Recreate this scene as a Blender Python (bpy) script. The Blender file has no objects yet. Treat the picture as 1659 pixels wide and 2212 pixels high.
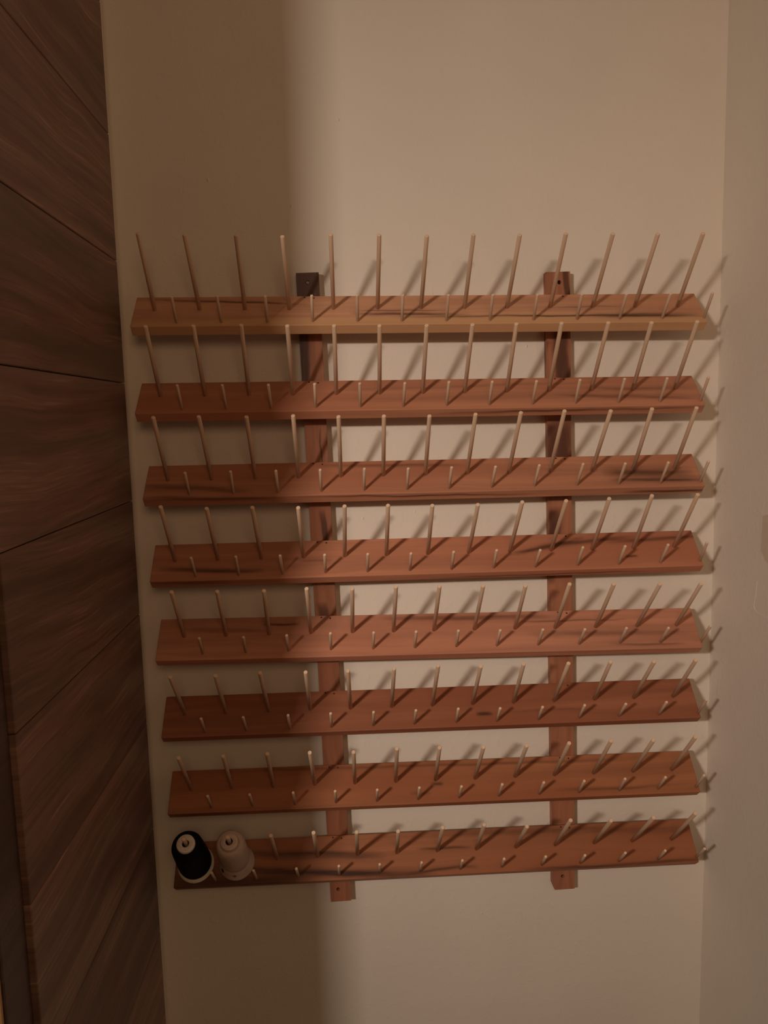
import bpy, bmesh, math, random
from mathutils import Vector, Matrix, Euler
from math import sin, cos, tan, pi

scene = bpy.context.scene
COL = scene.collection
random.seed(7)

# ------------------------------------------------------------------ camera, world, lights, exposure
cam_data = bpy.data.cameras.new('camera')
cam_data.sensor_fit = 'VERTICAL'
cam_data.sensor_height = 36.0
cam_data.lens = 36.0 * 1672.4 / 2212.0
cam_data.clip_start = 0.02
cam = bpy.data.objects.new('camera', cam_data)
COL.objects.link(cam)
cam.location = (0.0, -1.32134, 1.5)
cam.rotation_euler = (1.446395, 0.024036, -0.053295)
scene.camera = cam

scene.view_settings.view_transform = 'Standard'
scene.view_settings.look = 'None'
scene.view_settings.gamma = 1.0
scene.view_settings.use_curve_mapping = False
scene.view_settings.exposure = 0.0

world = bpy.data.worlds.new('dim_room')
scene.world = world
world.use_nodes = True
bg = world.node_tree.nodes['Background']
bg.inputs['Color'].default_value = (1.0, 0.56, 0.30, 1.0)
bg.inputs['Strength'].default_value = 0.03

# the room lamp, behind the camera to the left: the main direct light on the rack
lamp_data = bpy.data.lights.new('room_lamp', 'AREA')
lamp_data.shape = 'RECTANGLE'
lamp_data.size = 0.26            # a wide, low fixture
lamp_data.size_y = 0.10
lamp_data.spread = math.radians(60)
lamp_data.energy = 4.25
lamp_data.color = (1.0, 0.83, 0.70)
lamp = bpy.data.objects.new('room_lamp', lamp_data)
COL.objects.link(lamp)
lamp.location = (-1.38, -2.55, 2.02)
aim = Vector((0.10, 0.0, 1.22)) - lamp.location
lamp.rotation_euler = aim.to_track_quat('-Z', 'Y').to_euler()

# added fill light, no lamp of the room: soft, warm lift on everything
fill_data = bpy.data.lights.new('fill_light', 'POINT')
fill_data.energy = 16.5
fill_data.color = (1.0, 0.60, 0.34)
fill_data.shadow_soft_size = 0.30
fill = bpy.data.objects.new('fill_light', fill_data)
COL.objects.link(fill)
fill.location = (0.15, -2.15, 1.98)

# ------------------------------------------------------------------ helpers
def link(name, me, mat=None, parent=None, loc=(0, 0, 0), rot=(0, 0, 0)):
    o = bpy.data.objects.new(name, me)
    COL.objects.link(o)
    if mat is not None and me is not None and not me.materials:
        me.materials.append(mat)
    o.location = loc
    o.rotation_euler = rot
    if parent is not None:
        o.parent = parent
    return o

def mesh_of(bm, name, smooth=False):
    me = bpy.data.meshes.new(name)
    bmesh.ops.recalc_face_normals(bm, faces=bm.faces[:])
    bm.to_mesh(me)
    bm.free()
    if smooth:
        for p in me.polygons:
            p.use_smooth = True
    return me

def box_bm(lo, hi, bevel=0.0, seg=1):
    bm = bmesh.new()
    bmesh.ops.create_cube(bm, size=1.0)
    for v in bm.verts:
        v.co = Vector([lo[i] + (v.co[i] + 0.5) * (hi[i] - lo[i]) for i in range(3)])
    if bevel > 0:
        bmesh.ops.bevel(bm, geom=bm.edges[:], offset=bevel, segments=seg, affect='EDGES', profile=0.5)
    return bm

def lathe(profile, n=48, closed=False):
    """profile: (r, z) pairs turned about z; closed joins the last ring to the first"""
    bm = bmesh.new()
    rings = []
    for r, z in profile:
        if r < 1e-6:
            rings.append([bm.verts.new((0, 0, z))])
        else:
            rings.append([bm.verts.new((r * cos(2 * pi * k / n), r * sin(2 * pi * k / n), z)) for k in range(n)])
    pairs = list(zip(rings, rings[1:]))
    if closed:
        pairs.append((rings[-1], rings[0]))
    for a, b in pairs:
        for k in range(n):
            j = (k + 1) % n
            if len(a) == 1 and len(b) == 1:
                continue
            if len(a) == 1:
                bm.faces.new((a[0], b[j], b[k]))
            elif len(b) == 1:
                bm.faces.new((a[k], a[j], b[0]))
            else:
                bm.faces.new((a[k], a[j], b[j], b[k]))
    return bm

def tag(o, label=None, cat=None, group=None, kind=None):
    if label: o['label'] = label
    if cat: o['category'] = cat
    if group: o['group'] = group
    if kind: o['kind'] = kind
    return o

# ------------------------------------------------------------------ materials
class NT:
    """small helper for writing node graphs"""
    def __init__(self, name):
        self.mat = bpy.data.materials.new(name)
        self.mat.use_nodes = True
        self.t = self.mat.node_tree
        self.bsdf = self.t.nodes['Principled BSDF']
    def n(self, kind, **props):
        nd = self.t.nodes.new(kind)
        for k, v in props.items():
            setattr(nd, k, v)
        return nd
    def put(self, sock, v):
        if isinstance(v, bpy.types.NodeSocket):
            self.t.links.new(v, sock)
        elif isinstance(v, (tuple, list)) and len(v) == 3 and sock.type == 'RGBA':
            sock.default_value = (*v, 1.0)
        else:
            sock.default_value = v
    def m(self, op, a, b=0.0, c=0.0, clamp=False):
        nd = self.n('ShaderNodeMath', operation=op, use_clamp=clamp)
        self.put(nd.inputs[0], a); self.put(nd.inputs[1], b); self.put(nd.inputs[2], c)
        return nd.outputs[0]
    def mix(self, f, a, b, blend='MIX'):
        nd = self.n('ShaderNodeMix', data_type='RGBA', blend_type=blend)
        self.put(nd.inputs[0], f); self.put(nd.inputs[6], a); self.put(nd.inputs[7], b)
        return nd.outputs[2]
    def xyz(self, x, y, z):
        nd = self.n('ShaderNodeCombineXYZ')
        self.put(nd.inputs[0], x); self.put(nd.inputs[1], y); self.put(nd.inputs[2], z)
        return nd.outputs[0]
    def coords(self, which='Object'):
        tc = self.n('ShaderNodeTexCoord')
        sp = self.n('ShaderNodeSeparateXYZ')
        self.t.links.new(tc.outputs[which], sp.inputs[0])
        return sp.outputs[0], sp.outputs[1], sp.outputs[2], tc.outputs[which]
    def noise(self, vec, scale=1.0, detail=3.0, rough=0.55, dist=0.0):
        nd = self.n('ShaderNodeTexNoise')
        self.put(nd.inputs['Vector'], vec)
        nd.inputs['Scale'].default_value = scale
        nd.inputs['Detail'].default_value = detail
        nd.inputs['Roughness'].default_value = rough
        nd.inputs['Distortion'].default_value = dist
        return nd.outputs[0]
    def ramp(self, v, lo, hi, a=0.0, b=1.0):
        nd = self.n('ShaderNodeMapRange', interpolation_type='SMOOTHSTEP')
        self.put(nd.inputs[0], v)
        for i, q in enumerate((lo, hi, a, b)):
            nd.inputs[i + 1].default_value = q
        return nd.outputs[0]
    def bump(self, h, strength, dist):
        nd = self.n('ShaderNodeBump')
        nd.inputs['Strength'].default_value = strength
        nd.inputs['Distance'].default_value = dist
        self.put(nd.inputs['Height'], h)
        self.t.links.new(nd.outputs[0], self.bsdf.inputs['Normal'])
    def done(self, color, rough=0.6, spec=0.3, metal=0.0):
        self.put(self.bsdf.inputs['Base Color'], color)
        self.put(self.bsdf.inputs['Roughness'], rough)
        self.bsdf.inputs['Specular IOR Level'].default_value = spec
        self.bsdf.inputs['Metallic'].default_value = metal
        return self.mat

def wall_paint(name, color):
    t = NT(name)
    x, y, z, v = t.coords()
    big = t.noise(v, 3.0, 2.0)
    col = t.mix(t.ramp(big, 0.3, 0.7), tuple(c * 0.97 for c in color), tuple(min(1, c * 1.02) for c in color))
    peel = t.noise(v, 170.0, 2.0, 0.5)
    blotch = t.ramp(t.noise(v, 55.0, 3.0, 0.6), 0.52, 0.66)
    t.bump(t.m('ADD', t.m('MULTIPLY', peel, 0.5), t.m('MULTIPLY', blotch, 0.45)), 0.42, 0.0010)
    return t.done(col, 0.75, 0.15)

def flat(name, color, rough=0.6, spec=0.3, metal=0.0):
    t = NT(name)
    x, y, z, v = t.coords()
    n = t.noise(v, 60.0, 2.0)
    return t.done(t.mix(n, tuple(c * 0.92 for c in color), tuple(min(1, c * 1.06) for c in color)), rough, spec, metal)

def plank_wood(name, seed, tone):
    """grey-brown laminate board, grain along the local y axis"""
    t = NT(name)
    x, y, z, v = t.coords()
    yy = t.m('ADD', y, seed * 3.17)
    zz = t.m('ADD', z, seed * 1.31)
    warp = t.m('MULTIPLY', t.m('SUBTRACT', t.noise(t.xyz(yy, zz, seed), 2.2, 2.0), 0.5), 0.07)
    zw = t.m('ADD', zz, warp)
    g1 = t.noise(t.xyz(t.m('MULTIPLY', yy, 1.8), t.m('MULTIPLY', zw, 34.0), seed), 1.0, 4.0, 0.6)
    g2 = t.noise(t.xyz(t.m('MULTIPLY', yy, 7.0), t.m('MULTIPLY', zw, 260.0), seed), 1.0, 3.0, 0.6)
    swirl = t.noise(t.xyz(t.m('MULTIPLY', yy, 3.5), t.m('MULTIPLY', zw, 9.0), seed + 4), 1.0, 3.0, 0.55, 0.6)
    base = tuple(c * tone for c in PLANK)
    col = t.mix(t.ramp(g1, 0.30, 0.72), tuple(c * 0.62 for c in base), tuple(c * 1.22 for c in base))
    col = t.mix(t.m('MULTIPLY', t.ramp(swirl, 0.45, 0.75), 0.55), col, (base[0] * 0.66, base[1] * 0.5, base[2] * 0.44))
    pale = t.m('MULTIPLY', t.ramp(g2, 0.54, 0.72), t.ramp(g1, 0.40, 0.66))
    col = t.mix(t.m('MULTIPLY', pale, 0.75), col, tuple(min(1, c * 2.1) for c in base))
    col = t.mix(t.m('MULTIPLY', t.ramp(g2, 0.48, 0.30), 0.45), col, tuple(c * 0.45 for c in base))
    t.bump(g2, 0.25, 0.0006)
    return t.done(col, 0.42, 0.35)

def shelf_wood(name, seed, base, dark, streaks, pale=None):
    """cedar-like board, grain along local x; w unrolls the top face over the front edge.
    streaks: (x, half length, w, slope, width, strength)"""
    t = NT(name)
    x, y, z, v = t.coords()
    w = t.m('MULTIPLY', t.m('ADD', y, z), -1.0)
    xs = t.m('ADD', x, seed * 2.3)
    lowwarp = t.m('MULTIPLY', t.m('SUBTRACT', t.noise(t.xyz(xs, t.m('MULTIPLY', w, 5.0), seed), 4.5, 2.0), 0.5), 0.030)
    ww = t.m('ADD', w, lowwarp)
    g1 = t.noise(t.xyz(t.m('MULTIPLY', xs, 1.5), t.m('MULTIPLY', ww, 55.0), seed), 1.0, 3.0, 0.55)
    g2 = t.noise(t.xyz(t.m('MULTIPLY', xs, 5.0), t.m('MULTIPLY', ww, 330.0), seed), 1.0, 3.0, 0.6)
    g3 = t.noise(t.xyz(t.m('MULTIPLY', xs, 2.2), t.m('MULTIPLY', ww, 9.0), seed + 9), 1.0, 2.0, 0.5)
    col = t.mix(t.ramp(g1, 0.28, 0.74), tuple(c * 0.80 for c in base), tuple(min(1, c * 1.16) for c in base))
    col = t.mix(t.ramp(g3, 0.35, 0.72), col, tuple(c * k for c, k in zip(base, (0.86, 0.76, 0.72))))
    if pale:
        pc, w0, w1 = pale
        f = t.m('MULTIPLY', t.ramp(t.m('ADD', ww, t.m('MULTIPLY', g1, 0.012)), w0, w1), 0.85)
        col = t.mix(f, col, t.mix(g1, tuple(c * 0.86 for c in pc), pc))
    fine = t.noise(t.xyz(t.m('MULTIPLY', xs, 6.0), t.m('MULTIPLY', w, 130.0), seed + 2), 1.0, 3.0, 0.6)
    for i, (xc, hl, w0, sl, wd, st) in enumerate(streaks):
        u = t.m('DIVIDE', t.m('SUBTRACT', x, xc), hl)
        fx = t.m('SUBTRACT', 1.0, t.m('POWER', t.m('ABSOLUTE', u), 3.0), clamp=True)
        wob = t.m('MULTIPLY', t.m('SUBTRACT', t.noise(t.xyz(t.m('MULTIPLY', xs, 11.0), seed + i * 1.7, 0.0), 1.0, 2.0), 0.5), 0.010)
        c = t.m('ADD', t.m('MULTIPLY', t.m('SUBTRACT', x, xc), sl), t.m('ADD', wob, w0))
        q = t.m('DIVIDE', t.m('SUBTRACT', w, c), wd)
        g = t.m('DIVIDE', 1.0, t.m('ADD', 1.0, t.m('POWER', t.m('ABSOLUTE', q), 3.0)))
        k = t.m('MULTIPLY', t.m('MULTIPLY', fx, g), t.m('MULTIPLY', t.ramp(fine, 0.25, 0.7, 0.68, 1.15), st), clamp=True)
        col = t.mix(k, col, dark)
    col = t.mix(t.m('MULTIPLY', t.ramp(g2, 0.56, 0.74), 0.22), col, tuple(c * 0.55 for c in base))
    t.bump(g2, 0.12, 0.0004)
    return t.done(col, 0.5, 0.3)

def upright_wood(name, seed, base, dark, streaks):
    """batten wood, grain along local z; streaks of dark heartwood: (z, half length, x, slope, half width, strength)"""
    t = NT(name)
    x, y, z, v = t.coords()
    zz = t.m('ADD', z, seed * 1.9)
    xo = t.m('SUBTRACT', x, t.m('MULTIPLY', y, 0.3))
    warp = t.m('MULTIPLY', t.m('SUBTRACT', t.noise(t.xyz(seed, t.m('MULTIPLY', x, 4.0), zz), 9.0, 2.0), 0.5), 0.030)
    xx = t.m('ADD', xo, warp)
    g1 = t.noise(t.xyz(t.m('MULTIPLY', xx, 70.0), seed, t.m('MULTIPLY', zz, 3.0)), 1.0, 3.0, 0.55)
    fine = t.noise(t.xyz(t.m('MULTIPLY', xx, 240.0), seed + 2, t.m('MULTIPLY', zz, 9.0)), 1.0, 3.0, 0.6)
    col = t.mix(t.ramp(g1, 0.3, 0.7), tuple(c * 0.80 for c in base), tuple(c * 1.12 for c in base))
    dk = t.mix(t.ramp(fine, 0.3, 0.7), tuple(c * 0.65 for c in dark), tuple(c * 1.7 for c in dark))
    for i, (zc, hl, x0, sl, wd, st) in enumerate(streaks):
        u = t.m('DIVIDE', t.m('SUBTRACT', z, zc), hl)
        fz = t.m('SUBTRACT', 1.0, t.m('POWER', t.m('ABSOLUTE', u), 6.0), clamp=True)
        wob = t.m('MULTIPLY', t.m('SUBTRACT', t.noise(t.xyz(t.m('MULTIPLY', zz, 16.0), seed + i * 1.7, 0.0), 1.0, 2.0), 0.5), 0.010)
        c = t.m('ADD', t.m('MULTIPLY', t.m('SUBTRACT', z, zc), sl), t.m('ADD', wob, x0))
        q = t.m('DIVIDE', t.m('SUBTRACT', xo, c), wd)
        g = t.m('DIVIDE', 1.0, t.m('ADD', 1.0, t.m('POWER', t.m('ABSOLUTE', q), 8.0)))
        col = t.mix(t.m('MULTIPLY', t.m('MULTIPLY', fz, g), t.m('MULTIPLY', t.ramp(fine, 0.2, 0.6, 0.75, 1.05), st), clamp=True), col, dk)
    t.bump(fine, 0.12, 0.0004)
    return t.done(col, 0.5, 0.3)

def dowel_wood(name, base, length):
    t = NT(name)
    x, y, z, v = t.coords()
    oi = t.n('ShaderNodeObjectInfo')
    rnd = oi.outputs['Random']
    g = t.noise(t.xyz(t.m('ADD', t.m('MULTIPLY', x, 600.0), t.m('MULTIPLY', rnd, 40.0)), t.m('MULTIPLY', y, 600.0), t.m('MULTIPLY', z, 14.0)), 1.0, 3.0)
    col = t.mix(t.ramp(g, 0.3, 0.7), tuple(c * 0.86 for c in base), tuple(min(1, c * 1.08) for c in base))
    col = t.mix(t.m('MULTIPLY', rnd, 0.35), col, (base[0] * 0.88, base[1] * 0.74, base[2] * 0.64))
    col = t.mix(t.ramp(z, length - 0.0011, length - 0.0004), col, tuple(min(0.9, c * 1.3) for c in base))   # colour paler towards the tip
    return t.done(col, 0.6, 0.25)

def thread(name, color, rough, spec):
    """wound thread: fine crossing turns about the local z axis"""
    t = NT(name)
    x, y, z, v = t.coords()
    ang = t.m('ARCTAN2', y, x)
    a = t.m('SINE', t.m('ADD', t.m('MULTIPLY', z, 5200.0), t.m('MULTIPLY', ang, 14.0)))
    b = t.m('SINE', t.m('SUBTRACT', t.m('MULTIPLY', z, 5200.0), t.m('MULTIPLY', ang, 14.0)))
    h = t.m('ADD', a, b)
    n = t.noise(t.xyz(t.m('MULTIPLY', ang, 1.5), 0.0, t.m('MULTIPLY', z, 60.0)), 1.0, 3.0)
    t.bump(h, 0.3, 0.0003)
    return t.done(t.mix(n, tuple(c * 0.85 for c in color), tuple(min(1, c * 1.08) for c in color)), rough, spec)

def printed_plastic(name, color, ink, r0, r1):
    """white moulded plastic whose top ring carries a worn, illegible ring of print"""
    t = NT(name)
    x, y, z, v = t.coords()
    rad = t.m('SQRT', t.m('ADD', t.m('MULTIPLY', x, x), t.m('MULTIPLY', y, y)))
    ang = t.m('ARCTAN2', y, x)
    band = t.m('MULTIPLY', t.ramp(rad, r0, r0 + 0.0006), t.ramp(rad, r1 - 0.0006, r1, 1.0, 0.0))
    up = t.ramp(z, 0.106, 0.108)
    cells = t.noise(t.xyz(t.m('MULTIPLY', ang, 5.0), t.m('MULTIPLY', rad, 700.0), 3.0), 1.0, 2.0)
    k = t.m('MULTIPLY', t.m('MULTIPLY', band, up), t.ramp(cells, 0.58, 0.66))
    return t.done(t.mix(t.m('MULTIPLY', k, 0.75), color, ink), 0.45, 0.4)

WALL = (0.80, 0.735, 0.64)
PLANK = (0.212, 0.122, 0.088)
WOOD = (0.40, 0.165, 0.085)
HEART = (0.062, 0.027, 0.016)

M_WALL = wall_paint('cream_wall_paint', WALL)
M_CEIL = wall_paint('ceiling_paint', (0.78, 0.74, 0.68))
M_OAK = flat('oak_casing', (0.48, 0.27, 0.11), 0.5)
M_FLOOR = flat('brown_floor', (0.22, 0.15, 0.10), 0.5)
M_PATCH = flat('yellowed_paint', (0.69, 0.60, 0.47), 0.7, 0.2)
M_LONG = dowel_wood('birch_dowel', (0.70, 0.51, 0.36), 0.1271)
M_SHORT = dowel_wood('birch_dowel_thin', (0.70, 0.52, 0.38), 0.0455)
M_STEEL = flat('screw_steel', (0.62, 0.58, 0.50), 0.35, 0.5, 0.9)
M_BLACK = flat('dark_screw', (0.03, 0.022, 0.018), 0.5, 0.4, 0.4)  # near-black colour for the sunk screws and the cross
M_NAIL = flat('nail_head', (0.07, 0.045, 0.035), 0.5, 0.4, 0.5)
M_THREAD_BLACK = thread('black_thread', (0.0035, 0.0028, 0.0028), 0.7, 0.12)
M_THREAD_CREAM = thread('cream_thread', (0.60, 0.46, 0.37), 0.5, 0.35)
M_CORE = printed_plastic('white_cone_plastic', (0.80, 0.74, 0.64), (0.20, 0.15, 0.12), 0.0072, 0.0128)
M_CORE2 = printed_plastic('cream_cone_plastic', (0.68, 0.55, 0.46), (0.22, 0.16, 0.13), 0.0072, 0.0122)
M_RED = flat('red_print', (0.34, 0.12, 0.08), 0.6)
M_SLOT = flat('slot_shadow_plastic', (0.05, 0.04, 0.035), 0.6)

# measured shelf poses: (top-back-edge middle), roll, tilt, long pegs, short pegs as (along, down-slope, lean x, lean y)
SHELVES = [
    ((0.13383, -0.026, 1.69326), 0.00924, 0.79219,
     [(-0.4249, 0.0325, -0.0045, -0.1181), (-0.3545, 0.0324, -0.0253, -0.0845), (-0.283, 0.0324, 0.0035, -0.0712), (-0.2127, 0.0326, -0.0147, -0.0399), (-0.1426, 0.0326, -0.0077, -0.0772), (-0.0717, 0.0328, -0.0011, -0.0715), (-0.0019, 0.033, 0.0063, -0.046), (0.0688, 0.033, 0.0029, -0.0741), (0.1377, 0.033, 0.0092, -0.0645), (0.2087, 0.0324, 0.0055, -0.0834), (0.2787, 0.0326, 0.0187, -0.079), (0.3488, 0.0324, 0.0089, -0.0675), (0.42, 0.0328, 0.0036, -0.0844)],
     [(-0.3867, 0.0641, -0.0154, -0.1076), (-0.3177, 0.0638, -0.0387, -0.1353), (-0.2462, 0.0642, 0.0031, -0.1156), (-0.1754, 0.0638, 0.0059, -0.1144), (-0.1049, 0.064, -0.0109, -0.1223), (-0.0346, 0.0645, -0.0092, -0.1193), (0.0359, 0.0647, -0.0037, -0.1195), (0.1058, 0.0643, -0.0219, -0.095), (0.176, 0.0642, -0.0226, -0.0932), (0.2462, 0.064, -0.0221, -0.0962), (0.3157, 0.064, -0.0008, -0.082), (0.3855, 0.0637, 0.0155, -0.0761), (0.4548, 0.0633, -0.0213, -0.0952)]),
    ((0.13314, -0.026, 1.55759), 0.00797, 0.74458,
     [(-0.4228, 0.0322, 0.0005, -0.0973), (-0.3523, 0.0324, 0.0003, -0.0985), (-0.2816, 0.0325, 0.0027, -0.1018), (-0.2117, 0.0326, -0.0032, -0.0813), (-0.1417, 0.0331, -0.002, -0.0786), (-0.0714, 0.0333, -0.0182, -0.0682), (-0.0011, 0.0335, -0.0089, -0.0656), (0.0677, 0.0331, -0.0, -0.0684), (0.1372, 0.0328, -0.016, -0.0733), (0.207, 0.0326, -0.0156, -0.0773), (0.2779, 0.0323, -0.0023, -0.0744), (0.3475, 0.0327, -0.0202, -0.0696), (0.4189, 0.0317, -0.0129, -0.0731)],
     [(-0.3847, 0.0637, -0.0236, -0.0985), (-0.3156, 0.0641, -0.0286, -0.0825), (-0.2452, 0.0646, -0.0158, -0.0791), (-0.1746, 0.064, 0.0005, -0.0743), (-0.1035, 0.0644, -0.0245, -0.0763), (-0.0347, 0.065, 0.0104, -0.0712), (0.0348, 0.0645, 0.0091, -0.0862), (0.1039, 0.0643, -0.011, -0.0633), (0.1744, 0.0644, -0.0155, -0.065), (0.2446, 0.0642, -0.0228, -0.1013), (0.3155, 0.0638, 0.0013, -0.1145), (0.3842, 0.0635, 0.0015, -0.1091), (0.452, 0.0631, -0.0047, -0.1169)]),
    ((0.13651, -0.026, 1.42433), 0.00463, 0.7571,
     [(-0.4221, 0.0328, -0.0033, -0.1148), (-0.3523, 0.0325, -0.0164, -0.1128), (-0.2811, 0.0325, -0.0112, -0.0878), (-0.2112, 0.0328, -0.0041, -0.0966), (-0.1418, 0.0328, -0.007, -0.0624), (-0.0719, 0.0324, -0.0123, -0.0541), (-0.0024, 0.0327, -0.0103, -0.0407), (0.067, 0.0325, 0.0056, -0.0554), (0.1367, 0.0327, 0.014, -0.0703), (0.2061, 0.0326, 0.0088, -0.0872), (0.2772, 0.0328, 0.0179, -0.0725), (0.3472, 0.0322, -0.0114, -0.0914), (0.4177, 0.0321, -0.0073, -0.0934)],
     [(-0.3845, 0.064, -0.0046, -0.1214), (-0.3147, 0.0639, 0.0089, -0.1356), (-0.2433, 0.064, -0.0015, -0.1175), (-0.1739, 0.0637, -0.0016, -0.1056), (-0.1046, 0.0639, 0.0068, -0.114), (-0.035, 0.0645, 0.0026, -0.0884), (0.0338, 0.0644, 0.0097, -0.0923), (0.1038, 0.0642, 0.0157, -0.0727), (0.1742, 0.0641, 0.0242, -0.093), (0.2447, 0.0642, 0.0383, -0.1106), (0.3143, 0.0641, 0.0093, -0.079), (0.3847, 0.064, 0.0143, -0.08), (0.4516, 0.0638, 0.0022, -0.0881)]),
    ((0.13907, -0.026, 1.29213), 0.0048, 0.80368,
     [(-0.4213, 0.0326, -0.0022, -0.1263), (-0.3514, 0.0325, 0.0011, -0.0788), (-0.2799, 0.0323, -0.016, -0.076), (-0.2106, 0.0326, -0.0063, -0.0558), (-0.1418, 0.0327, 0.0123, -0.0621), (-0.0724, 0.0329, -0.0058, -0.0588), (-0.003, 0.033, -0.0116, -0.0397), (0.0659, 0.033, 0.0045, -0.0337), (0.1357, 0.033, 0.008, -0.0589), (0.2058, 0.0327, 0.0025, -0.0592), (0.2762, 0.0332, -0.0077, -0.0813), (0.3474, 0.033, -0.0205, -0.1121), (0.4182, 0.0325, 0.0029, -0.1056)],
     [(-0.3849, 0.0634, -0.0105, -0.1195), (-0.3151, 0.0637, -0.0004, -0.1234), (-0.2441, 0.0638, -0.0166, -0.1192), (-0.1742, 0.0636, 0.0027, -0.0903), (-0.105, 0.0642, -0.0023, -0.0843), (-0.0353, 0.0644, -0.0124, -0.0586), (0.0337, 0.0644, -0.0128, -0.076), (0.1038, 0.0643, -0.0155, -0.0955), (0.1739, 0.0648, 0.0012, -0.0558), (0.245, 0.0639, -0.0058, -0.1057), (0.3146, 0.0641, 0.0008, -0.1094), (0.3856, 0.0639, 0.0102, -0.1145), (0.4539, 0.0626, -0.0463, -0.1342)]),
    ((0.14509, -0.026, 1.15966), 0.01557, 0.81224,
     [(-0.4194, 0.0332, 0.0075, -0.089), (-0.3498, 0.0331, 0.0113, -0.0812), (-0.2785, 0.0321, 0.0175, -0.0707), (-0.2086, 0.0318, -0.0122, -0.0863), (-0.1387, 0.0319, -0.0036, -0.0699), (-0.0692, 0.032, -0.0083, -0.0911), (-0.0003, 0.0319, -0.0112, -0.0827), (0.0686, 0.032, -0.0075, -0.0774), (0.1385, 0.0322, -0.0282, -0.0669), (0.2078, 0.033, -0.0135, -0.0868), (0.2782, 0.0329, -0.0071, -0.0732), (0.3502, 0.0331, 0.0135, -0.061), (0.4193, 0.0329, -0.0072, -0.0497)],
     [(-0.3852, 0.0652, 0.0037, -0.0996), (-0.3153, 0.0646, 0.0141, -0.0904), (-0.2449, 0.0636, -0.0139, -0.0997), (-0.175, 0.0631, -0.0018, -0.1301), (-0.1048, 0.0635, -0.0029, -0.1303), (-0.0349, 0.0633, -0.017, -0.1256), (0.0348, 0.0629, -0.0252, -0.1146), (0.1029, 0.0635, -0.0081, -0.1029), (0.1732, 0.0636, -0.0016, -0.0931), (0.2433, 0.0641, -0.007, -0.0754), (0.3136, 0.0637, -0.0194, -0.0798), (0.3832, 0.0645, -0.0032, -0.0605), (0.4547, 0.064, 0.0, -0.096)]),
    ((0.14201, -0.026, 1.0277), 0.00667, 0.80481,
     [(-0.4223, 0.0325, -0.0167, -0.0729), (-0.3539, 0.0325, -0.0022, -0.0684), (-0.282, 0.032, -0.0218, -0.0845), (-0.2116, 0.0318, -0.01, -0.0699), (-0.1431, 0.0325, -0.0234, -0.073), (-0.0724, 0.032, -0.0021, -0.0793), (-0.0024, 0.0321, 0.0051, -0.1015), (0.0672, 0.0322, -0.0081, -0.0711), (0.1382, 0.0325, -0.0187, -0.0857), (0.2091, 0.0325, -0.0031, -0.0747), (0.28, 0.0323, -0.0207, -0.0706), (0.3498, 0.0323, -0.0116, -0.0545), (0.4194, 0.0326, -0.0159, -0.0579)],
     [(-0.3865, 0.0641, 0.0056, -0.0889), (-0.3178, 0.0644, -0.0133, -0.09), (-0.2454, 0.0644, -0.002, -0.1072), (-0.1757, 0.0641, -0.0069, -0.1063), (-0.1053, 0.064, -0.0068, -0.0966), (-0.0357, 0.064, 0.0019, -0.1007), (0.0356, 0.0638, -0.0188, -0.0962), (0.1048, 0.0647, -0.0093, -0.0753), (0.1763, 0.0644, -0.0194, -0.057), (0.2469, 0.0645, -0.0101, -0.0703), (0.3162, 0.0641, -0.0032, -0.049), (0.3854, 0.0641, 0.0046, -0.0629), (0.4547, 0.064, 0.0, -0.096)]),
    ((0.14469, -0.026, 0.89311), 0.0072, 0.80074,
     [(-0.4221, 0.0323, 0.0023, -0.0736), (-0.3533, 0.0321, 0.0134, -0.0748), (-0.2823, 0.033, 0.0024, -0.0896), (-0.2114, 0.0319, -0.0181, -0.0753), (-0.142, 0.0325, -0.0131, -0.0641), (-0.0712, 0.0328, -0.0202, -0.088), (-0.002, 0.0331, -0.0211, -0.0828), (0.0673, 0.0332, -0.0051, -0.0669), (0.1377, 0.0329, -0.0015, -0.063), (0.2074, 0.0328, 0.0039, -0.0743), (0.2774, 0.0326, 0.0014, -0.0812), (0.3475, 0.0323, -0.0003, -0.0639), (0.4173, 0.0321, 0.0133, -0.0846)],
     [(-0.3853, 0.0638, -0.0016, -0.1034), (-0.3156, 0.0641, -0.0257, -0.1015), (-0.2444, 0.0641, -0.0133, -0.108), (-0.175, 0.0641, -0.0119, -0.0985), (-0.1052, 0.0644, -0.0098, -0.0867), (-0.0346, 0.0644, -0.0103, -0.1029), (0.0361, 0.0644, -0.0117, -0.0835), (0.1049, 0.0644, -0.0056, -0.1016), (0.1752, 0.0641, 0.0044, -0.1017), (0.2446, 0.0642, -0.002, -0.0953), (0.3155, 0.0639, -0.0154, -0.104), (0.3844, 0.0637, 0.0009, -0.0945), (0.4519, 0.0636, -0.0058, -0.1056)]),
    ((0.14627, -0.026, 0.76187), 0.0049, 0.83556,
     [(-0.4221, 0.0326, 0.0, -0.0752), (-0.3521, 0.0326, 0.0, -0.0752), (-0.2831, 0.033, 0.0004, -0.0748), (-0.2127, 0.0324, -0.009, -0.0811), (-0.143, 0.0325, -0.0078, -0.0638), (-0.0738, 0.0328, -0.0205, -0.0525), (-0.0026, 0.0326, -0.0037, -0.0715), (0.0668, 0.0332, -0.0109, -0.087), (0.1371, 0.033, -0.0121, -0.04), (0.208, 0.0327, 0.0117, -0.0901), (0.2782, 0.0325, -0.0149, -0.06), (0.3471, 0.0323, 0.0106, -0.0714), (0.4185, 0.0325, 0.0156, -0.1003)],
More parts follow.
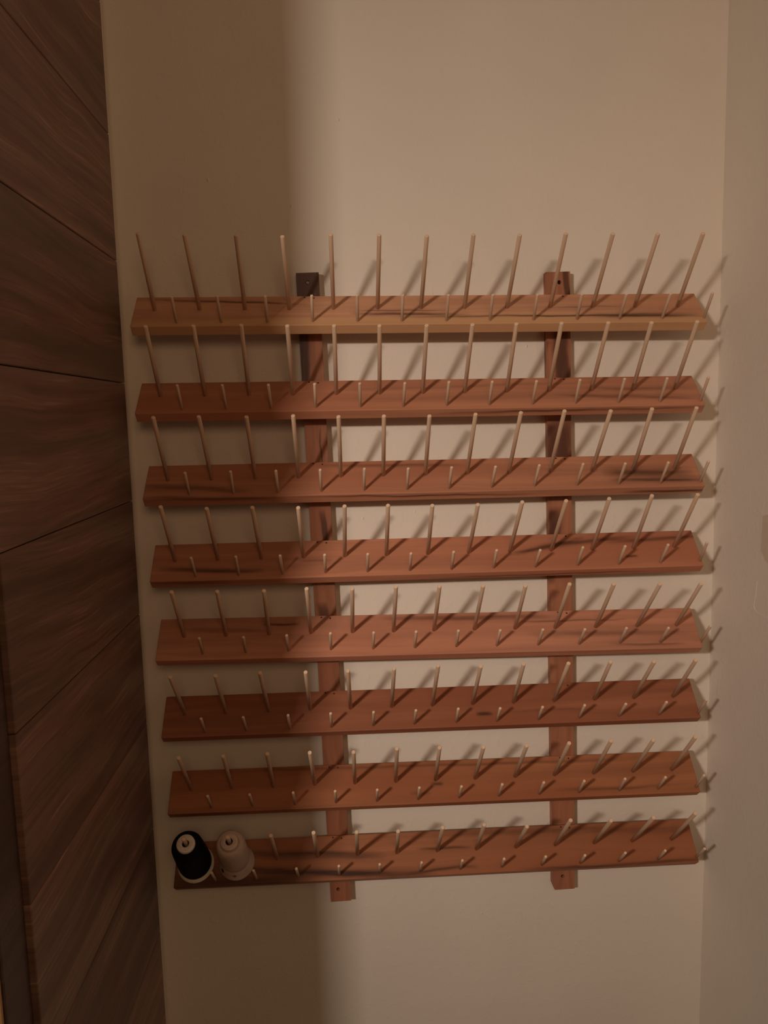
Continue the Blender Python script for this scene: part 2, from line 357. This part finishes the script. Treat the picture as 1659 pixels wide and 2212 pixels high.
     [(-0.3869, 0.0632, -0.0132, -0.0783), (-0.3172, 0.0643, -0.0179, -0.1057), (-0.2458, 0.0644, -0.0147, -0.1021), (-0.1755, 0.0644, 0.0062, -0.1225), (-0.1055, 0.0637, -0.0183, -0.0952), (-0.0348, 0.0645, -0.0112, -0.1049), (0.0355, 0.0638, -0.0288, -0.0926), (0.1079, 0.064, -0.0494, -0.0825), (0.1785, 0.064, -0.0257, -0.0907), (0.2473, 0.0641, -0.0474, -0.0692), (0.3155, 0.0642, 0.0031, -0.0919), (0.386, 0.0642, -0.0125, -0.1017), (0.4547, 0.064, 0.0, -0.096)]),
]

# ------------------------------------------------------------------ the niche: walls, floor, ceiling, planks
XL, XR, H = -0.357, 0.649, 2.44          # painted faces of the side walls, ceiling height
XP = -0.345                              # face of the planks
def struct(name, lo, hi, mat):
    o = link(name, mesh_of(box_bm(lo, hi), name), mat)
    return tag(o, kind='structure')

wall_back = struct('wall_back', (-0.48, 0.0, 0.0), (0.76, 0.10, H), M_WALL)
wall_left = struct('wall_left', (-0.47, -0.54, 0.0), (XL, 0.0, H), M_WALL)
wall_right = struct('wall_right', (XR, -1.10, 0.0), (0.76, 0.0, H), M_WALL)
floor = struct('floor', (-3.0, -4.5, -0.10), (2.0, 0.10, 0.0), M_FLOOR)
ceiling = struct('ceiling', (-0.48, -1.10, H), (0.76, 0.10, H + 0.10), M_CEIL)

PITCH, JOINT0 = 0.1888, 1.5605
z = JOINT0 - PITCH * 8
k = 0
while z < H - 0.001:
    lo, hi = max(z, 0.0), min(z + PITCH, H)
    mid = (lo + hi) / 2
    tone = (1.0, 0.86, 1.10, 0.92, 1.04)[k % 5]
    bm = box_bm((0.0, -0.245, lo - mid + 0.0006), (XP - XL, 0.245, hi - mid - 0.0006), 0.0011)
    link('plank', mesh_of(bm, 'plank'), plank_wood('laminate_board', k * 1.37 + 0.6, tone), wall_left, (XL, -0.295, mid))
    z += PITCH
    k += 1
bm = box_bm((-0.120, -0.028, -H / 2), (0.0, 0.032, H / 2), 0.003, 2)
t = link('corner_trim', mesh_of(bm, 'corner_trim'), plank_wood('corner_board', 21.3, 0.36), wall_left, (-0.352, -0.5720, H / 2))
tag(t, 'dark wooden board capping the open end of the plank wall')

t = link('end_casing', mesh_of(box_bm((-0.120, -0.004, -H / 2), (0.0, 0.004, H / 2), 0.002), 'end_casing'), M_OAK, wall_left, (-0.3535, -0.6040, H / 2))
tag(t, 'lighter oak casing on the end of the plank wall')

def slab(name, pts, thick, mat, parent, axis):
    """thin flake from an outline of world points, raised from the wall face along axis"""
    bm = bmesh.new()
    a = [bm.verts.new(p) for p in pts]
    b = [bm.verts.new(Vector(p) + Vector(axis) * thick) for p in pts]
    bm.faces.new(a); bm.faces.new(b[::-1])
    for i in range(len(pts)):
        j = (i + 1) % len(pts)
        bm.faces.new((a[i], a[j], b[j], b[i]))
    return link(name, mesh_of(bm, name), mat, parent)

p1 = slab('paint_patch', [(XR, -0.1600, 1.330), (XR, -0.1585, 1.276), (XR, -0.1720, 1.262), (XR, -0.25, 1.235), (XR, -0.25, 1.36)], 0.0012, M_PATCH, wall_right, (-1, 0, 0))
tag(p1, 'yellowed raised patch on the right wall')
p2 = slab('paint_ridge', [(XR, -0.1475, 1.225), (XR, -0.1440, 1.198), (XR, -0.1390, 1.181), (XR, -0.1440, 1.174), (XR, -0.1570, 1.170), (XR, -0.25, 1.168),
                          (XR, -0.25, 1.1705), (XR, -0.1580, 1.1735), (XR, -0.1460, 1.1775), (XR, -0.1418, 1.1830), (XR, -0.1462, 1.199), (XR, -0.1492, 1.225)], 0.0005, M_WALL, wall_right, (-1, 0, 0))

blob = lathe([(0.0030, 0.0), (0.0026, 0.0005), (0.0016, 0.0010), (0.0, 0.0012)], 12)
blob = mesh_of(blob, 'paint_bump', True)
blob.materials.append(M_WALL)
for bx, bz, s in ((-0.2050, 1.884, 1.1), (-0.0730, 1.842, 0.9), (0.0080, 1.975, 1.0), (0.1560, 1.6995, 0.7), (0.2820, 1.5300, 1.1), (0.3075, 1.2560, 0.8),
                  (0.1900, 1.1450, 1.0), (0.0300, 1.3250, 0.8), (0.3150, 1.6100, 1.0), (0.1200, 1.3330, 0.7), (0.4900, 1.7100, 0.8), (0.2300, 0.5800, 0.9)):
    o = link('paint_bump', blob, None, wall_back, (bx, 0.0, bz), (pi / 2, 0, 0))
    o.scale = (s * 0.7, s, s)

# ------------------------------------------------------------------ the thread rack
D, T, WD = 0.0730, 0.01843, 0.9153
LONG, SHORT = 0.1271, 0.0455
RZ = 0.6300
rack = bpy.data.objects.new('thread_rack', None)
COL.objects.link(rack)
rack.location = (0.166, 0.0, RZ)
tag(rack, 'wall-mounted wooden thread rack of eight tilted shelves studded with pale pegs', 'thread rack')
ORIG = Vector((0.166, 0.0, RZ))

DK = HEART
LOOK = [  # base colour, streaks (x from the middle, half length, w, slope, width, strength), pale sapwood band
    ((0.607, 0.319, 0.190), [(-0.31, 0.13, 0.014, 0.06, 0.0022, 0.75), (-0.02, 0.10, 0.048, 0.03, 0.0035, 0.7), (-0.03, 0.08, 0.038, 0.0, 0.0015, 0.6), (0.21, 0.27, 0.056, 0.01, 0.0020, 0.8), (0.36, 0.10, 0.055, 0.0, 0.0045, 0.8), (0.27, 0.06, 0.034, 0.0, 0.0012, 0.5)],
     ((0.66, 0.385, 0.20), 0.056, 0.066)),
    ((0.530, 0.242, 0.142), [(0.24, 0.24, 0.081, -0.01, 0.0022, 0.8), (0.33, 0.12, 0.050, 0.05, 0.0035, 0.55), (0.36, 0.10, 0.030, 0.03, 0.0030, 0.35), (0.05, 0.2, 0.020, -0.02, 0.0030, 0.25)], None),
    ((0.530, 0.242, 0.142), [(-0.38, 0.10, 0.052, 0.10, 0.0050, 0.6), (-0.36, 0.13, 0.074, 0.02, 0.0045, 0.7), (-0.06, 0.13, 0.012, 0.02, 0.0035, 0.55), (-0.02, 0.20, 0.080, 0.02, 0.0018, 0.9), (0.37, 0.08, 0.040, 0.03, 0.0110, 0.75), (0.38, 0.08, 0.058, 0.02, 0.0030, 0.8), (0.41, 0.09, 0.084, 0.0, 0.0030, 0.8)], None),
    ((0.536, 0.235, 0.137), [(-0.36, 0.09, 0.054, 0.05, 0.0040, 0.75), (-0.40, 0.08, 0.080, 0.0, 0.0060, 0.5), (-0.19, 0.03, 0.040, 0.0, 0.0025, 0.4), (0.20, 0.07, 0.026, -0.22, 0.0040, 0.8), (0.27, 0.09, 0.018, -0.08, 0.0040, 0.7), (0.40, 0.10, 0.016, -0.05, 0.0035, 0.6), (0.34, 0.012, 0.050, 0.0, 0.0020, 0.7), (0.18, 0.2, 0.086, -0.01, 0.0020, 0.7)], None),
    ((0.570, 0.261, 0.163), [(-0.26, 0.035, 0.014, 0.0, 0.0020, 0.75), (-0.35, 0.08, 0.024, 0.04, 0.0040, 0.45), (0.06, 0.16, 0.010, 0.02, 0.0040, 0.65), (0.30, 0.15, 0.046, 0.02, 0.0040, 0.45), (0.24, 0.10, 0.020, 0.0, 0.0014, 0.55), (0.36, 0.07, 0.068, 0.01, 0.0020, 0.6)], None),
    ((0.365, 0.142, 0.076), [(0.085, 0.016, 0.052, 0.0, 0.0030, 0.9), (0.20, 0.08, 0.050, 0.0, 0.0020, 0.3)], None),
    ((0.410, 0.163, 0.077), [(0.00, 0.012, 0.040, 0.0, 0.0025, 0.8), (-0.02, 0.40, 0.008, 0.01, 0.0025, 0.45), (-0.03, 0.02, 0.055, 0.0, 0.0025, 0.4), (0.33, 0.13, 0.060, 0.0, 0.0025, 0.45)], None),
    ((0.430, 0.174, 0.084), [(-0.23, 0.14, 0.030, 0.05, 0.0060, 0.85), (-0.20, 0.20, 0.060, 0.07, 0.0055, 1.0), (-0.37, 0.17, 0.070, 0.0, 0.0130, 0.85), (-0.42, 0.06, 0.045, 0.0, 0.0300, 0.6), (0.00, 0.07, 0.064, -0.04, 0.0022, 0.9), (0.01, 0.05, 0.030, 0.03, 0.0020, 0.75), (0.33, 0.20, 0.070, -0.01, 0.0026, 0.85), (0.25, 0.30, 0.012, 0.03, 0.0060, 0.45)], None),
]

# pegs: a dowel with softly broken end edges, foot let into the board
def dowel(name, r, length, mat):
    me = mesh_of(lathe([(0.0, -0.008), (r, -0.008), (r, length - 0.0010), (r * 0.82, length), (0.0, length)], 20), name)
    for p in me.polygons:
        p.use_smooth = len(p.vertices) == 4 and abs(p.normal.z) < 0.3
    me.materials.append(mat)
    return me
LONG_ME = dowel('long_peg', 0.0033, LONG, M_LONG)
SHORT_ME = dowel('short_peg', 0.0024, SHORT, M_SHORT)
NAIL_ME = mesh_of(lathe([(0.0015, -0.001), (0.0015, 0.0003), (0.0, 0.0005)], 10), 'nail')
NAIL_ME.materials.append(M_NAIL)

PEG_AT = {}
for i, (o, roll, alpha, longs, shorts) in enumerate(SHELVES):
    base, streaks, pale = LOOK[i]
    mat = shelf_wood('cedar_board', i * 1.71 + 0.37, base, DK, streaks, pale)
    x0, d1 = (-0.004, 0.004) if i == 4 else (0.0, 0.0)
    bm = box_bm((-WD / 2 + x0, -D - d1, -T), (WD / 2 + x0, 0.0, 0.0), 0.0013, 2)
    sh = link('shelf', mesh_of(bm, 'shelf'), mat, rack, Vector(o) - ORIG, (alpha, roll, 0))
    if i == 0:
        tag(sh, 'top shelf board in paler honey wood than the rest')
    for name, me, rows in (('long_peg', LONG_ME, longs), ('short_peg', SHORT_ME, shorts)):
        for j, (u, v, q2, q3) in enumerate(rows):
            d = Vector((tan(q2), -tan(q3), 1.0)).normalized()
            pg = link(name, me, None, sh, (u, -v, 0.0), d.to_track_quat('Z', 'Y').to_euler())
            PEG_AT[(i, name, j)] = (Vector((u, -v, 0.0)), d)
    # finishing nails where the board meets each upright
    for ux in (-0.0400, 0.3690):
        c = ux + 0.0191 * (1.2 - o[2]) * 0.9 - o[0]
        for s in (-0.007, 0.008):
            link('nail', NAIL_ME, None, sh, (c + s, -0.0045 - 0.001 * s / 0.008, 0.0))

def upright(xt, xb, zt, zb, w, mat, chamfer, holes):
    """batten whose front face is notched for each shelf; local origin at the middle of its foot"""
    TH = 0.016
    lean = math.atan2(xt - xb, zt - zb)
    L = math.hypot(xt - xb, zt - zb)
    prof = [(0.0, 0.0), (0.0, L), (-TH, L)]
    for (o, roll, a, _, _) in SHELVES:
        xm = xb + (xt - xb) * (o[2] - zb) / (zt - zb)
        zc = o[2] - tan(roll) * (xm - o[0]) - zb
        s = (-TH - o[1]) / sin(a)
        p0 = zc - s * cos(a)
        yb, zz = o[1] + T * sin(a), zc - T * cos(a)
        p2 = zz - (yb + TH) * tan(a)
        prof += [(-TH, p0), (yb, zz), (-TH, p2)]
    prof.append((-TH, 0.0))
    bm = bmesh.new()
    A = [bm.verts.new((-w / 2, y, z)) for y, z in prof]
    B = [bm.verts.new((w / 2, y, z)) for y, z in prof]
    bm.faces.new(A[::-1]); bm.faces.new(B)
    for k in range(len(prof)):
        j = (k + 1) % len(prof)
        bm.faces.new((A[k], A[j], B[j], B[k]))
    for co, no in chamfer:
        co = Vector((co[0], 0, L if co[1] is None else co[1]))
        res = bmesh.ops.bisect_plane(bm, geom=bm.verts[:] + bm.edges[:] + bm.faces[:], plane_co=co, plane_no=Vector(no), clear_outer=True)
        bmesh.ops.holes_fill(bm, edges=[e for e in bm.edges if e.is_boundary], sides=0)
    bmesh.ops.triangulate(bm, faces=[f for f in bm.faces if len(f.verts) > 4])
    me = mesh_of(bm, 'upright')
    up = link('upright', me, mat, rack, Vector((xb, 0, zb)) - ORIG, (0, lean, 0))
    # screw holes cut through the batten
    cut = lathe([(0.0, -0.030), (0.0034, -0.030), (0.0034, 0.001), (0.0, 0.001)], 20)
    for f in cut.faces: pass
    cme = mesh_of(cut, 'cutter')
    bpy.context.view_layer.update()
    for hx, hz in holes:
        c = link('cutter', cme, None, None)
        M = up.matrix_world @ Matrix.Translation((hx, -0.0165, hz)) @ Matrix.Rotation(-pi / 2, 4, 'X')
        # cylinder along local -z = into the batten (+y)
        c.matrix_world = up.matrix_world @ Matrix.Translation((hx, -0.0170, hz)) @ Matrix.Rotation(pi / 2, 4, 'X') @ Matrix.Scale(0.4, 4, (0, 0, 1))
        bpy.context.view_layer.update()
        md = up.modifiers.new('hole', 'BOOLEAN')
        md.operation = 'DIFFERENCE'; md.object = c; md.solver = 'EXACT'
        dg = bpy.context.evaluated_depsgraph_get()
        new = bpy.data.meshes.new_from_object(up.evaluated_get(dg))
        up.modifiers.clear()
        up.data = new
        bpy.data.objects.remove(c)
    if not up.data.materials:
        up.data.materials.append(mat)
    return up

UL = upright(-0.0502, -0.0291, 1.7335, 0.6300, 0.0368, upright_wood('batten_wood', 2.7, (0.40, 0.165, 0.09), (0.060, 0.026, 0.016),
             [(1.080, 0.075, 0.0, 0.0, 0.040, 0.97), (0.945, 0.085, -0.0120, 0.04, 0.0105, 1.0), (0.800, 0.055, 0.0120, 0.02, 0.0012, 0.7),
              (0.655, 0.060, 0.0140, -0.10, 0.0050, 0.85), (0.500, 0.055, 0.0060, -0.12, 0.0090, 0.85), (0.500, 0.05, -0.0170, 0.0, 0.0020, 0.6)]), [],
             [(-0.0001, 1.0880), (-0.0040, 0.0235)])
UR = upright(0.3640, 0.3790, 1.7290, 0.6290, 0.0405, upright_wood('batten_wood', 5.1, (0.40, 0.165, 0.09), (0.080, 0.032, 0.020),
             [(1.090, 0.060, 0.0190, -0.08, 0.0050, 0.9), (0.945, 0.085, 0.0100, -0.05, 0.0130, 0.95), (0.945, 0.085, -0.0190, 0.0, 0.0015, 0.6),
              (0.790, 0.075, 0.0020, 0.05, 0.0220, 0.95), (0.640, 0.070, -0.0090, 0.10, 0.0110, 0.95), (0.500, 0.05, -0.0150, 0.0, 0.0030, 0.4)]),
             [((-0.0165, 0.0), (-0.92, 0, -0.40)), ((-0.0200, None), (-0.75, 0, 0.66)) ],
             [(0.0020, 1.0830), (-0.0015, 0.0260)])
tag(UL, 'left upright batten, dark brown at its top end')
tag(UR, 'right upright batten with a clipped lower corner')

def screw(parent, hx, hz, depth, mat, label):
    """cross-head screw seated in its hole"""
    bm = lathe([(0.0, -0.006), (0.0016, -0.006), (0.0018, -0.001), (0.0030, 0.0), (0.0029, 0.0005), (0.0, 0.0009)], 20)
    s = link('screw', mesh_of(bm, 'screw', True), mat, parent, (hx, depth, hz), (pi / 2, 0, 0))
    tag(s, label)
    return s
s = screw(UL, -0.0001, 1.0880, -0.0150, M_STEEL, 'bright steel screw in the dark upper end')
s2 = screw(UR, 0.0020, 1.0830, -0.0095, M_BLACK, 'dark screw')
s3 = screw(UL, -0.0040, 0.0235, -0.0085, M_BLACK, 'dark screw deep in its hole')
s4 = screw(UR, -0.0015, 0.0260, -0.0085, M_BLACK, 'dark screw deep in its hole')
# cross recess of the bright screw
for rot in (0.35, 0.35 + pi / 2):
    bm = box_bm((-0.0017, -0.00035, 0.0004), (0.0017, 0.00035, 0.0010))
    bmesh.ops.rotate(bm, verts=bm.verts[:], cent=(0, 0, 0), matrix=Matrix.Rotation(rot, 3, 'Z'))
    me = s.data
    b2 = bmesh.new(); b2.from_mesh(me)
    tmp = bpy.data.meshes.new('t'); bm.to_mesh(tmp); bm.free()
    n0 = len(b2.faces)
    b2.from_mesh(tmp)
    b2.faces.ensure_lookup_table()
    if len(me.materials) < 2: me.materials.append(M_BLACK)
    for f in b2.faces[n0:]: f.material_index = 1
    b2.to_mesh(me); b2.free(); bpy.data.meshes.remove(tmp)

# ------------------------------------------------------------------ the two cones of thread on the bottom shelf
bpy.context.view_layer.update()
o8, roll8, a8 = SHELVES[7][:3]
SM = Matrix.Translation(Vector(o8)) @ Euler((a8, roll8, 0)).to_matrix().to_4x4()
def cone(j, name, label, slide, topslip, core_prof, body_prof, core_mat, body_mat):
    b, d = PEG_AT[(7, 'long_peg', j)]
    foot = b + Vector((slide[0], -slide[1], 0.0))
    top = b + d * 0.113 + Vector((topslip[0], -topslip[1], 0.0))
    ax = (top - foot).normalized()
    foot = foot + Vector((0, 0, 0.0312 * tan(ax.angle(Vector((0, 0, 1)))) - 0.0009))   # tipped back on the peg: its upper rim bears on the board
    M = SM @ Matrix.Translation(foot) @ ax.to_track_quat('Z', 'Y').to_matrix().to_4x4()
    e = bpy.data.objects.new(name, None)
    COL.objects.link(e)
    e.matrix_world = M
    tag(e, label, 'thread cone', 'thread cones on the bottom shelf')
    link('cone_core', mesh_of(lathe(core_prof, 56, True), 'cone_core', True), core_mat, e)
    link('thread_winding', mesh_of(lathe(body_prof, 56, True), 'thread_winding', True), body_mat, e)
    return e

core1 = [(0.0255, 0.0012), (0.0300, 0.0012), (0.0312, 0.0022), (0.0310, 0.0038), (0.0290, 0.0056), (0.0240, 0.0100), (0.0185, 0.0500), (0.0148, 0.1050), (0.0147, 0.1085), (0.0140, 0.1095),
         (0.0066, 0.1095), (0.0058, 0.1088), (0.0058, 0.1040), (0.0128, 0.1020), (0.0165, 0.0500), (0.0225, 0.0080)]
body1 = [(0.0245, 0.0085), (0.0276, 0.0105), (0.0282, 0.0180), (0.0276, 0.0450), (0.0262, 0.0800), (0.0254, 0.0930), (0.0236, 0.0990), (0.0205, 0.1022), (0.0152, 0.1038), (0.0150, 0.1000), (0.0190, 0.0500)]
cone(0, 'thread_cone', 'cone of black thread on a white core at the left end of the bottom shelf', (0.0005, 0.0050), (0.0004, 0.0019), core1, body1, M_CORE, M_THREAD_BLACK)
core2 = [(0.0255, 0.0012), (0.0292, 0.0012), (0.0303, 0.0022), (0.0301, 0.0040), (0.0288, 0.0075), (0.0268, 0.0150), (0.0252, 0.0260), (0.0240, 0.0300), (0.0185, 0.0550), (0.0140, 0.1050), (0.0139, 0.1085), (0.0132, 0.1095),
         (0.0066, 0.1095), (0.0058, 0.1088), (0.0058, 0.1040), (0.0122, 0.1020), (0.0165, 0.0500), (0.0225, 0.0080)]
body2 = [(0.0232, 0.0290), (0.0246, 0.0282), (0.0250, 0.0320), (0.0248, 0.0450), (0.0242, 0.0800), (0.0236, 0.0930), (0.0220, 0.0990), (0.0195, 0.1022), (0.0145, 0.1038), (0.0142, 0.1000), (0.0190, 0.0550)]
c2 = cone(1, 'thread_cone', 'cone of cream-white thread beside the black cone on the bottom shelf', (0.0005, 0.0050), (0.0005, 0.0019), core2, body2, M_CORE2, M_THREAD_CREAM)

def patch_on(parent, ang, r0, z0, r1, z1, halfw, mat, name, lift=0.0004):
    """small curved patch lying on a cone between two heights"""
    bm = bmesh.new()
    rows = []
    for k in range(7):
        f = k / 6
        w = halfw * math.sqrt(max(0.0, 1 - (2 * f - 1) ** 2)) + 1e-5
        r, z = r0 + (r1 - r0) * f + lift, z0 + (z1 - z0) * f
        rows.append([bm.verts.new((r * cos(ang + q * w / r), r * sin(ang + q * w / r), z)) for q in (-1, -0.5, 0, 0.5, 1)])
    for a, b in zip(rows, rows[1:]):
        for k in range(4):
            bm.faces.new((a[k], a[k + 1], b[k + 1], b[k]))
    me = mesh_of(bm, name)
    return link(name, me, mat, parent)
PATCHES = True
if PATCHES:
    cv = c2.matrix_world.inverted() @ cam.matrix_world.translation
    fa = math.atan2(cv.y, cv.x)
    d = patch_on(c2, fa - 0.45, 0.0274, 0.0125, 0.0262, 0.0195, 0.0030, M_RED, 'print_dot')
    tag(d, 'faded reddish printed dot')
    d = patch_on(c2, fa - 1.35, 0.0284, 0.0090, 0.0258, 0.0215, 0.0034, M_SLOT, 'thread_slot')
    tag(d, 'dark thread-catch slot')
